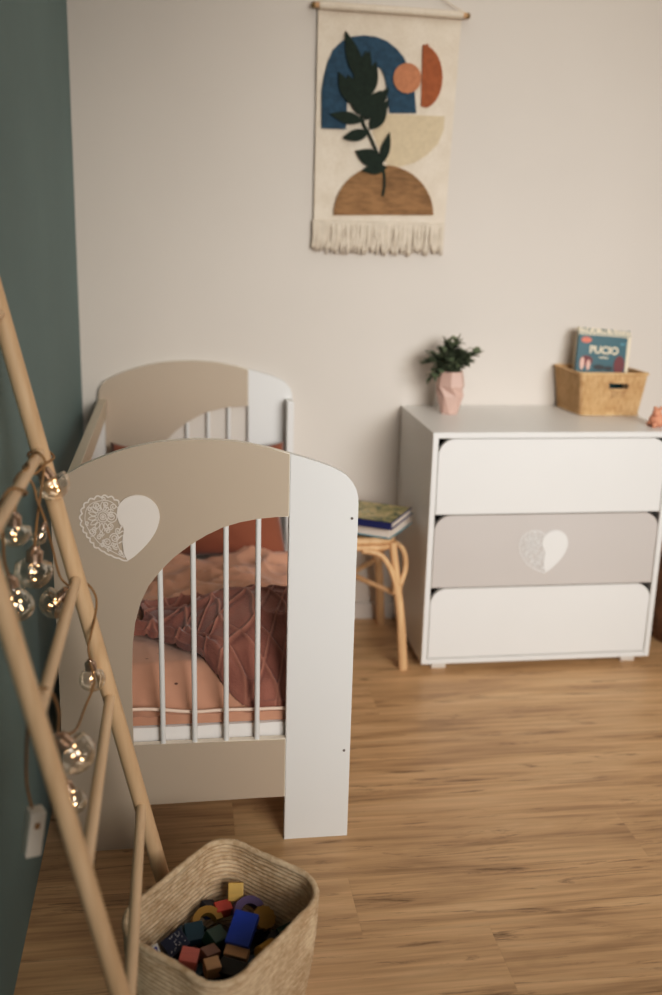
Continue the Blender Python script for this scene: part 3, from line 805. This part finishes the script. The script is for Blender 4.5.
def flatbook(name, label, c0, ang, W1, W2, z0, T, cov, edge, prints):
    """book lying flat; c0 = front corner, first side W1 along ang, second side W2 at ang+90"""
    Mx = Matrix.Translation((c0[0], c0[1], z0)) @ Matrix.Rotation(ang, 4, 'Z')
    th = thing(name, label, 'book', (c0[0], c0[1], z0))
    for nm, a in (('cover', (0, W1, 0, W2, T-.0035, T)), ('back_cover', (0, W1, 0, W2, 0, .0035)), ('spine', (0, .004, 0, W2, 0, T) if cov == 'navy' else (0, W1, W2-.004, W2, 0, T))):
        bm = bmesh.new(); box(bm, *a, .001); bm.transform(Mx); o = obj(nm, bm, edge if nm != 'spine' else cov, th)
        if nm == 'cover': c = o
    bm = bmesh.new(); box(bm, .004, W1-.004, .004, W2-.0045, .0035, T-.0035); bm.transform(Mx); obj('pages', bm, 'page', th)
    for pts, mat in prints:
        bm = bmesh.new(); vs = [bm.verts.new((x, y, T+.0006)) for x, y in pts]; bm.faces.new(vs)
        r = bmesh.ops.extrude_face_region(bm, geom=bm.faces[:]); bmesh.ops.translate(bm, verts=[v for v in r['geom'] if isinstance(v, bmesh.types.BMVert)], vec=(0, 0, -.0005))
        bm.transform(Mx); obj('cover_print', bm, mat, c)
    return th
t = NT('map_like_cover'); v = t.coords()
t.l(t.ramp(t.noise(v, 22, 4, .6, 1.), [(.32, lin((60, 74, 62))), (.45, lin((120, 122, 84))), (.55, lin((182, 164, 110))), (.62, lin((196, 176, 138))), (.7, lin((112, 132, 104)))]), t.b.inputs['Base Color'])
t.b.inputs['Roughness'].default_value = .35; M['olive'] = t.m
flatbook('picture_book', 'white-edged picture book with teal cover, lower of the two on the stool', (.985, -.475), math.radians(57), .205, .245, SZ+.0080, .038, 'teal', 'sky', [([(.01,.01),(.19,.01),(.19,.2),(.01,.2)], 'olive')])
flatbook('picture_book', 'olive picture book with navy edge, upper of the two on the stool', (.982, -.502), math.radians(59), .205, .235, SZ+.0470, .024, 'navy', 'navy', [([(.004,.004),(.199,.004),(.199,.229),(.004,.229)], 'olive')])

# ------------------------------------------------------------------ round brown basket beyond the dresser
rb = thing('round_basket', 'round brown woven basket on the floor, right of the dresser', 'basket', (2.19, -.27, 0))
bm = bmesh.new()
for i in range(26):
    z = .006+i*.0118; r = .165+.035*math.sin(PI*(z/.31)**.8)
    tube(bm, [(2.20+r*math.cos(2*PI*k/48), -.27+r*math.sin(2*PI*k/48), z) for k in range(48)], .0066, 6, close=True)
lathe(bm, [(0, .004), (.165, .004)], (2.20, -.27, 0), (0, 0, 1), 32)
obj('woven_body', bm, 'brownw', rb, True)
bm = bmesh.new(); tube(bm, [(2.20+.168*math.cos(2*PI*k/40), -.27+.168*math.sin(2*PI*k/40), .314) for k in range(40)], .010, 8, close=True); obj('rim', bm, 'brownw', rb, True)

# ------------------------------------------------------------------ wooden ladder leaning on the blue wall
ld = thing('wooden_ladder', 'pale round-pole wooden ladder leaning against the blue wall in the foreground', 'ladder', (.31, -1.97, 0))
def ra(z): return Vector((.3108-.2219*z, -1.68-.0076*z, z))
def rbp(z): return Vector((.3108-.2219*z, -1.68-.5756+.0236*z, z))
for fn in (ra, rbp):
    bm = bmesh.new(); P = [fn(z) for z in (0.004, .35, .7, 1.05, 1.33)]
    tube(bm, P, .0158 if fn is ra else .0140, 18); obj('rail', bm, 'pine', ld, True, .8)
for z in (1.2695, 1.0298, .790, .5504, .3107):
    bm = bmesh.new(); tube(bm, [ra(z), rbp(z)], .0098, 14); obj('rung', bm, 'piney', ld, True, .8)

# ------------------------------------------------------------------ string of bulbs wound round the ladder
sl = thing('string_lights', 'string of clear glass bulbs on brown cable wound round the wooden ladder', 'string lights', (.09, -1.85, 1.03))
def cable(P, r=.0022):
    bm = bmesh.new(); tube(bm, cr(P, 7), r, 8); obj('cable', bm, 'wire', sl, True)
def bulb(cap, tip, R, mat='glass', glow=4, seed=0):
    random.seed(seed); c, e = Vector(cap), Vector(tip); d = (e-c).normalized()
    tot = (e-c).length+R*.55; cl = R*.62
    neck = R*.42
    bm = bmesh.new(); k = tot-cl; prof = [(neck, cl*.95), (neck*1.02, cl+k*.06)]
    for i in range(17):
        a = i/16; h = cl+k*.12+k*.88*a
        # globe centred at tot-R
        cc = tot-R
        if h < cc-R*.55:
            u = (h-cl)/(max(1e-4, cc-R*.55-cl)); r_ = neck+(R*.83-neck)*u*u*(3-2*u)
        else: r_ = math.sqrt(max(0, R*R-(h-cc)**2))
        prof.append((max(r_, neck*1.0) if h < cc else max(r_, 0), h))
    prof[-1] = (0, tot)
    lathe(bm, prof, c, d, 28)
    b_ = obj('bulb', bm, mat, sl, True)
    bm = bmesh.new(); cp = [(0, -cl*.35), (neck*.55, -cl*.3), (neck*.7, 0)]
    for i in range(9): cp.append((neck*(.98+.08*(i % 2)), cl*(.08+.1*i)))
    cp += [(neck*1.08, cl*1.02), (0, cl*1.02)]
    lathe(bm, cp, c, d, 18); obj('bulb_cap', bm, 'copper', b_, True, .9)
    u, w_ = frame_of(d); bm = bmesh.new(); P = []
    for i in range(30):
        a = i/29*2*PI*2.5; h = cl+(tot-cl)*(.12+.62*i/29); P.append(c+d*h+(u*math.cos(a)+w_*math.sin(a))*R*.22)
    tube(bm, P, .0005, 5)
    obj('filament', bm, 'copper', b_)
    for i in range(glow):
        q_ = P[int((i+.7)*29/(glow+.4)) % 30]; bm = bmesh.new()
        lathe(bm, [(0, -.0011), (.0008, -.0007), (.0011, 0), (.0008, .0007), (0, .0011)], q_, d, 8); obj('led', bm, 'led', b_, True)
    return b_
BL = [((0.090,-1.735,1.007),(0.114,-1.735,0.971),0.0300,'glass',4),((0.060,-1.860,0.963),(0.058,-1.860,0.924),0.0270,'glass',4),
 ((0.085,-1.830,0.893),(0.080,-1.830,0.843),0.0320,'glass',4),((0.130,-1.760,0.792),(0.096,-1.760,0.763),0.0290,'silver',4),
 ((0.054,-1.900,0.869),(0.067,-1.900,0.810),0.0260,'glass',5),((0.159,-1.740,0.646),(0.163,-1.740,0.601),0.0240,'glass',4),
 ((0.135,-2.050,0.663),(0.169,-2.050,0.625),0.0330,'glass',4),((0.139,-2.000,0.556),(0.153,-2.000,0.511),0.0200,'glass',4),
 ((0.099,-1.800,0.930),(0.086,-1.800,0.900),0.0130,'glass',1)]
for i, a in enumerate(BL): bulb(*a, seed=i)
cable([(0.086,-1.86,1.042),(0.083,-1.84,1.044),(0.072,-1.82,1.03),(0.086,-1.80,1.016),(0.102,-1.78,1.03),(0.088,-1.76,1.044),(0.070,-1.735,1.03),(0.066,-1.70,1.03),(0.082,-1.662,1.03),(0.106,-1.69,1.02),(0.096,-1.715,1.014),(0.088,-1.735,1.012)])
cable([(0.084,-1.78,1.044),(0.068,-1.785,1.02),(0.082,-1.79,0.995),(0.089,-1.80,0.971),(0.100,-1.80,0.936)])
cable([(0.100,-1.76,1.030),(0.092,-1.77,0.98),(0.087,-1.80,0.936),(0.085,-1.83,0.898)])
cable([(0.100,-1.80,0.936),(0.104,-1.75,0.866),(0.110,-1.722,0.808),(0.128,-1.74,0.793)])
cable([(0.130,-1.76,0.796),(0.134,-1.715,0.795),(0.152,-1.664,0.770),(0.168,-1.668,0.742),(0.166,-1.70,0.712),(0.157,-1.735,0.677),(0.159,-1.74,0.652)])
cable([(0.159,-1.75,0.650),(0.170,-1.79,0.63),(0.158,-1.85,0.610),(0.154,-1.98,0.635),(0.137,-2.05,0.670)])
cable([(0.136,-2.05,0.668),(0.146,-2.1,0.731),(0.142,-2.15,0.790),(0.131,-2.18,0.806),(0.118,-2.19,0.795),(0.118,-2.17,0.776),(0.128,-2.13,0.74),(0.131,-2.06,0.66),(0.139,-2.0,0.56)])
cable([(0.062,-2.02,1.02),(0.061,-1.98,0.975),(0.056,-1.95,0.917),(0.053,-1.9,0.873)])
cable([(0.062,-2.02,1.02),(0.080,-2.0,1.044),(0.098,-1.97,1.03),(0.084,-1.93,1.016),(0.070,-1.90,1.03),(0.086,-1.86,1.042)])
cable([(0.060,-1.86,0.966),(0.068,-1.865,1.00),(0.070,-1.88,1.03),(0.086,-1.87,1.043)])
cable([(0.120,-2.19,0.793),(0.108,-2.16,0.714),(0.098,-2.12,0.63),(0.100,-2.1,0.575)])
bx = Matrix.Translation((.1005, -2.1, .534)) @ Matrix.Rotation(math.radians(9), 4, 'Y') @ Matrix.Rotation(math.radians(25), 4, 'Z')
bm = bmesh.new(); box(bm, -.0125, .0125, -.012, .012, -.038, .038, .004); bm.transform(bx); bb = obj('battery_box', bm, 'box', sl)
bb['label'] = 'white plastic battery box'
bm = bmesh.new(); box(bm, -.004, .004, -.0135, -.011, .012, .022, .0008); bm.transform(bx); obj('switch', bm, 'wire', bb)

# ------------------------------------------------------------------ corn husk basket with toy blocks
HC = Vector((.393, -1.915, 0)); A48 = math.radians(48)
hb = thing('husk_basket', 'rounded corn husk basket full of toy blocks on the floor in the foreground', 'basket', tuple(HC))
RZ = Matrix.Translation(HC) @ Matrix.Diagonal((1, 1.13, 1, 1)) @ Matrix.Rotation(A48, 4, 'Z')
def prof(s_): # scale of the outline by height fraction
    return .86+.14*math.sin(min(1, s_*1.15)*PI/2)
bm = bmesh.new(); N = 27; HH = .232
for i in range(N):
    s_ = i/(N-1); k = prof(s_); z = .006+s_*HH
    wob = lambda q_: .0022*noise.noise(Vector((q_*6, z*9, 2)))
    base = dense(rrect(.152*k, .128*k, .062*k, 9), .009); P = []
    for x, y in base:
        l_ = math.hypot(x, y); o_ = .0035*noise.noise(Vector((x*14, y*14, z*5)))
        zz = z+.006*noise.noise(Vector((x*7, y*7, 8)))*s_
        P.append((x*(1+o_/l_), y*(1+o_/l_), zz))
    n_ = len(P); rr_ = [(.0048 if i < N-1 else .0066)*(1+.22*noise.noise(Vector((j*.9, i*3.1, 0)))) for j in range(n_)]; tube(bm, P, rr_, 7, close=True)
bm.transform(RZ)
o_ = obj('basket_wall', bm, 'husk', hb, True)
bm = bmesh.new(); vs = [bm.verts.new((x, y, .004)) for x, y in rrect(.135, .113, .055, 9)]; bm.faces.new(vs)
r = bmesh.ops.extrude_face_region(bm, geom=bm.faces[:]); bmesh.ops.translate(bm, verts=[v for v in r['geom'] if isinstance(v, bmesh.types.BMVert)], vec=(0, 0, .008))
bm.transform(RZ); obj('basket_floor', bm, 'husk', hb)

BC = {'blue': (26, 62, 168), 'navy': (22, 30, 58), 'green': (28, 62, 46), 'red': (196, 70, 52), 'coral': (204, 104, 88), 'purple': (92, 62, 112), 'yellow': (222, 182, 92),
      'ochre': (162, 120, 40), 'natural': (214, 168, 118), 'black': (24, 24, 26), 'brown': (128, 84, 60), 'teal': (22, 60, 74), 'white': (226, 222, 216), 'mustard': (186, 140, 48)}
for k in list(BC): M['b_'+k] = wood('block_'+k, tuple(int(c*.88) for c in BC[k]), BC[k], 'x', .45)
def block(shape, col, label, x, y, z, rot, sx, sy, sz):
    Mx = Matrix.Translation((x, y, z)) @ Matrix.Rotation(rot[2], 4, 'Z') @ Matrix.Rotation(rot[1], 4, 'Y') @ Matrix.Rotation(rot[0], 4, 'X')
    bm = bmesh.new()
    if shape == 'box': box(bm, -sx/2, sx/2, -sy/2, sy/2, -sz/2, sz/2, .0018)
    elif shape == 'two':   # painted block with a bare end
        box(bm, -sx/2, sx/2, -sy/2, sy/2, -sz/2, sz/2, .0018)
    elif shape == 'cyl': lathe(bm, [(0, -sz/2), (sx/2-.001, -sz/2), (sx/2, -sz/2+.001), (sx/2, sz/2-.001), (sx/2-.001, sz/2), (0, sz/2)], (0, 0, 0), (0, 0, 1), 22)
    elif shape == 'arch':
        out = [(-sx/2, 0), (-sx*.28, 0)]+[(sx*.28*math.cos(PI-PI*i/10), sx*.28*math.sin(PI-PI*i/10)) for i in range(1, 10)]+[(sx*.28, 0), (sx/2, 0)]+[(sx/2*math.cos(PI*i/14), sx/2*math.sin(PI*i/14)) for i in range(1, 14)]
        slab(bm, out, -sy/2, sy/2)
    elif shape == 'tri': slab(bm, [(-sx/2, -sz/2), (sx/2, -sz/2), (0, sz/2)], -sy/2, sy/2)
    elif shape == 'disc':
        n = 12; out = []
        for i in range(n*2): rr = sx/2*(1 if i % 2 else .88); out.append((rr*math.cos(PI*i/n), rr*math.sin(PI*i/n)))
        slab(bm, out, -sy/2, sy/2)
    bm.transform(Mx)
    o = obj('toy_block', bm, ['b_'+col], None, shape in ('cyl',), .7)
    tag(o, label, 'toy block', 'toy blocks in the husk basket'); return o
R_ = math.radians
BK = [
 ('box','blue','bright blue rectangular block on top at the middle of the pile',.430,-1.880,.156,(R_(26),R_(4),R_(-22)),.046,.064,.018),
 ('box','natural','natural wood block just below the bright blue block',.418,-1.910,.130,(R_(26),R_(4),R_(-22)),.044,.020,.020),
 ('box','yellow','pale yellow block at the back of the pile against the basket wall',.424,-1.772,.160,(R_(62),0,R_(-5)),.030,.034,.015),
 ('box','red','orange-red block just below the pale yellow block',.398,-1.790,.136,(R_(15),0,R_(15)),.032,.024,.022),
 ('box','navy','navy cube left of the orange-red block at the back of the pile',.371,-1.776,.126,(0,R_(20),R_(30)),.028,.028,.026),
 ('arch','purple','purple arch block right of the orange-red block',.446,-1.800,.128,(R_(-40),R_(8),R_(12)),.066,.028,.020),
 ('arch','ochre','ochre arch block left of the middle of the pile',.366,-1.815,.124,(R_(-50),0,R_(20)),.062,.026,.020),
 ('disc','ochre','scalloped ochre wheel block near the right wall of the basket',.474,-1.820,.130,(R_(-60),R_(20),0),.048,.018,.020),
 ('cyl','mustard','mustard cylinder block lying right of the bright blue block',.472,-1.900,.128,(R_(70),0,R_(-32)),.022,.022,.056),
 ('box','green','dark green cube left of the bright blue block',.381,-1.858,.124,(R_(20),R_(10),R_(40)),.036,.032,.028),
 ('box','teal','dark teal cube left of the dark green cube',.341,-1.838,.122,(R_(30),0,R_(10)),.036,.034,.030),
 ('box','coral','coral pink cube at the front left of the pile',.330,-1.922,.132,(R_(8),R_(8),R_(-12)),.033,.033,.034),
 ('box','natural','natural wood cube at the front of the pile beside the black blocks',.372,-1.938,.126,(R_(12),0,R_(14)),.028,.026,.028),
 ('box','brown','brown block between the coral cube and the dark green cube',.368,-1.898,.122,(R_(10),R_(10),R_(35)),.032,.024,.024),
 ('box','black','black rectangular block in front of the bright blue block',.410,-1.948,.126,(R_(25),R_(-10),R_(-40)),.056,.030,.022),
 ('box','black','black block at the near wall of the basket',.392,-1.990,.112,(0,R_(10),R_(40)),.060,.030,.028),
 ('box','black','black block near the front right of the pile',.450,-1.950,.112,(R_(10),0,R_(50)),.054,.030,.026),
 ('cyl','ochre','ochre cylinder block at the front below the coral cube',.330,-1.955,.108,(R_(50),0,R_(40)),.026,.026,.030),
 ('box','ochre','small ochre block at the lower left of the pile',.300,-1.925,.110,(0,R_(20),R_(20)),.028,.022,.020),
 ('box','navy','navy block with pale specks at the left of the pile',.306,-1.876,.130,(R_(25),R_(-15),R_(30)),.044,.036,.026),
 ('box','teal','dark teal block behind the speckled navy block',.318,-1.836,.114,(R_(10),0,R_(60)),.034,.026,.026),
 ('box','green','dark green block near the right corner of the pile',.520,-1.850,.116,(R_(20),0,R_(30)),.044,.030,.024),
 ('box','black','black block at the right corner of the pile',.497,-1.868,.112,(0,R_(10),R_(-30)),.038,.030,.024),
 ('box','green','deep green flat block at the left wall beside the blue tile',.288,-1.908,.110,(R_(30),0,R_(40)),.036,.028,.018),
 ('box','blue','blue tile with a white frame standing against the left wall of the basket',.2660,-1.915,.140,(R_(0),R_(-32),R_(-50)),.012,.024,.034),
 ('tri','green','dark green triangle block between the teal cube and the ochre arch',.345,-1.800,.112,(R_(-60),0,R_(10)),.036,.022,.030),
 ('box','navy','navy block tucked under the purple arch block',.452,-1.832,.110,(0,0,R_(30)),.040,.032,.024),
 ('box','teal','dark teal block below the mustard cylinder',.455,-1.925,.104,(R_(10),0,R_(10)),.034,.030,.024),
 ('box','black','black cube in front of the natural wood cube',.356,-1.978,.108,(R_(10),0,R_(15)),.032,.032,.028),
]
objs = [block(*b_) for b_ in BK]
# bare end / white frame / specks on three blocks
def addon(o, name, mat, boxes, ref):
    _, _, _, x, y, z, rot, *_r = ref
    Mx = Matrix.Translation((x, y, z)) @ Matrix.Rotation(rot[2], 4, 'Z') @ Matrix.Rotation(rot[1], 4, 'Y') @ Matrix.Rotation(rot[0], 4, 'X')
    bm = bmesh.new()
    for b_ in boxes: box(bm, *b_)
    bm.transform(Mx); return obj(name, bm, mat, o)
addon(objs[24], 'white_frame', 'b_white', [(-.0066,.0066,-.0145,-.0108,-.0185,.0185),(-.0066,.0066,.0108,.0145,-.0185,.0185),(-.0066,.0066,-.0108,.0108,.0148,.0185),(-.0066,.0066,-.0108,.0108,-.0185,-.0148)], BK[24])
random.seed(2)
sp = []
for k in range(26):
    x, y = random.uniform(-.017, .017), random.uniform(-.013, .013); sp.append((x, x+.0014, y, y+.0014, .0125, .0134))
addon(objs[19], 'speck_pattern', 'b_white', sp, BK[19])
# tall blocks standing beneath carry the ones on top
random.seed(9)
under = ['black', 'teal', 'green', 'navy', 'black', 'ochre', 'green', 'brown', 'black']
for i in range(-3, 4):
    for j in range(-3, 4):
        u, v_ = i*.0375, j*.034
        if math.hypot(u/.125, v_/.105)**3 > .76: continue
        p = RZ @ Vector((u, v_, 0)); c_ = random.choice(under); h_ = random.uniform(.082, .098)
        block('box', c_, c_+' toy block in the lower layer of the heap in the husk basket', p.x, p.y, .013+h_/2, (0, 0, A48+random.uniform(-.1, .1)), .030, .030, h_)

# ------------------------------------------------------------------ light
wld = bpy.data.worlds.new('world'); bpy.context.scene.world = wld; wld.use_nodes = True
bg = wld.node_tree.nodes['Background']; bg.inputs[0].default_value = (1.0, .89, .74, 1); bg.inputs[1].default_value = .11
def area(name, loc, target, sx, sy, power, col):
    L = bpy.data.lights.new(name, 'AREA'); L.shape = 'RECTANGLE'; L.size, L.size_y = sx, sy; L.energy = power; L.color = col
    o = bpy.data.objects.new(name, L); C.objects.link(o); o.location = loc
    o.rotation_euler = (Vector(target)-Vector(loc)).to_track_quat('-Z', 'Y').to_euler(); return o
wl = area('assumed_daylight_key', (2.1, -4.6, 1.95), (1.42, -.25, .74), 2.4, 1.7, 27.5, (1, .985, .965)); wl.data.spread = math.radians(60)  # free-standing key light added behind the camera for assumed window daylight

area('ceiling_bounce_fill', (1.5, -.9, 2.66), (1.5, -.9, 0), 1.6, 1.2, 6.0, (1, .95, .88))  # added fill standing in for ceiling bounce, lifts top edges and dresser top

# ------------------------------------------------------------------ camera
cy_, sy_ = math.cos(.1521), math.sin(.1521); cp_, sp_ = math.cos(.2675), math.sin(.2675)
f = Vector((sy_*cp_, cy_*cp_, -sp_)); r = Vector((cy_, -sy_, 0)); u = r.cross(f)
c_, s_ = math.cos(.0270), math.sin(.0270); Rr = r*c_+u*s_; Uu = u*c_-r*s_
cam = bpy.data.cameras.new('camera'); co = bpy.data.objects.new('camera', cam); C.objects.link(co)
mw = Matrix((Rr, Uu, -f)).transposed().to_4x4(); mw.translation = Vector((.3281, -3.4927, 1.4378)); co.matrix_world = mw
cam.sensor_fit = 'VERTICAL'; cam.sensor_height = 36; cam.sensor_width = 24; cam.lens = 1013.75*36/995
cam.clip_start = .05
cam.dof.use_dof = True; cam.dof.focus_distance = 2.2; cam.dof.aperture_fstop = 1.7
bpy.context.scene.camera = co
vs = bpy.context.scene.view_settings; vs.view_transform = 'Standard'; vs.look = 'None'; vs.exposure = 0; vs.gamma = 1
vs.use_curve_mapping = True; cm = vs.curve_mapping; cu_ = cm.curves[3]
cu_.points.new(.07, .055); cu_.points.new(.55, .575); cm.update()
bpy.context.scene.cycles.max_bounces = 8; bpy.context.scene.cycles.transparent_max_bounces = 24
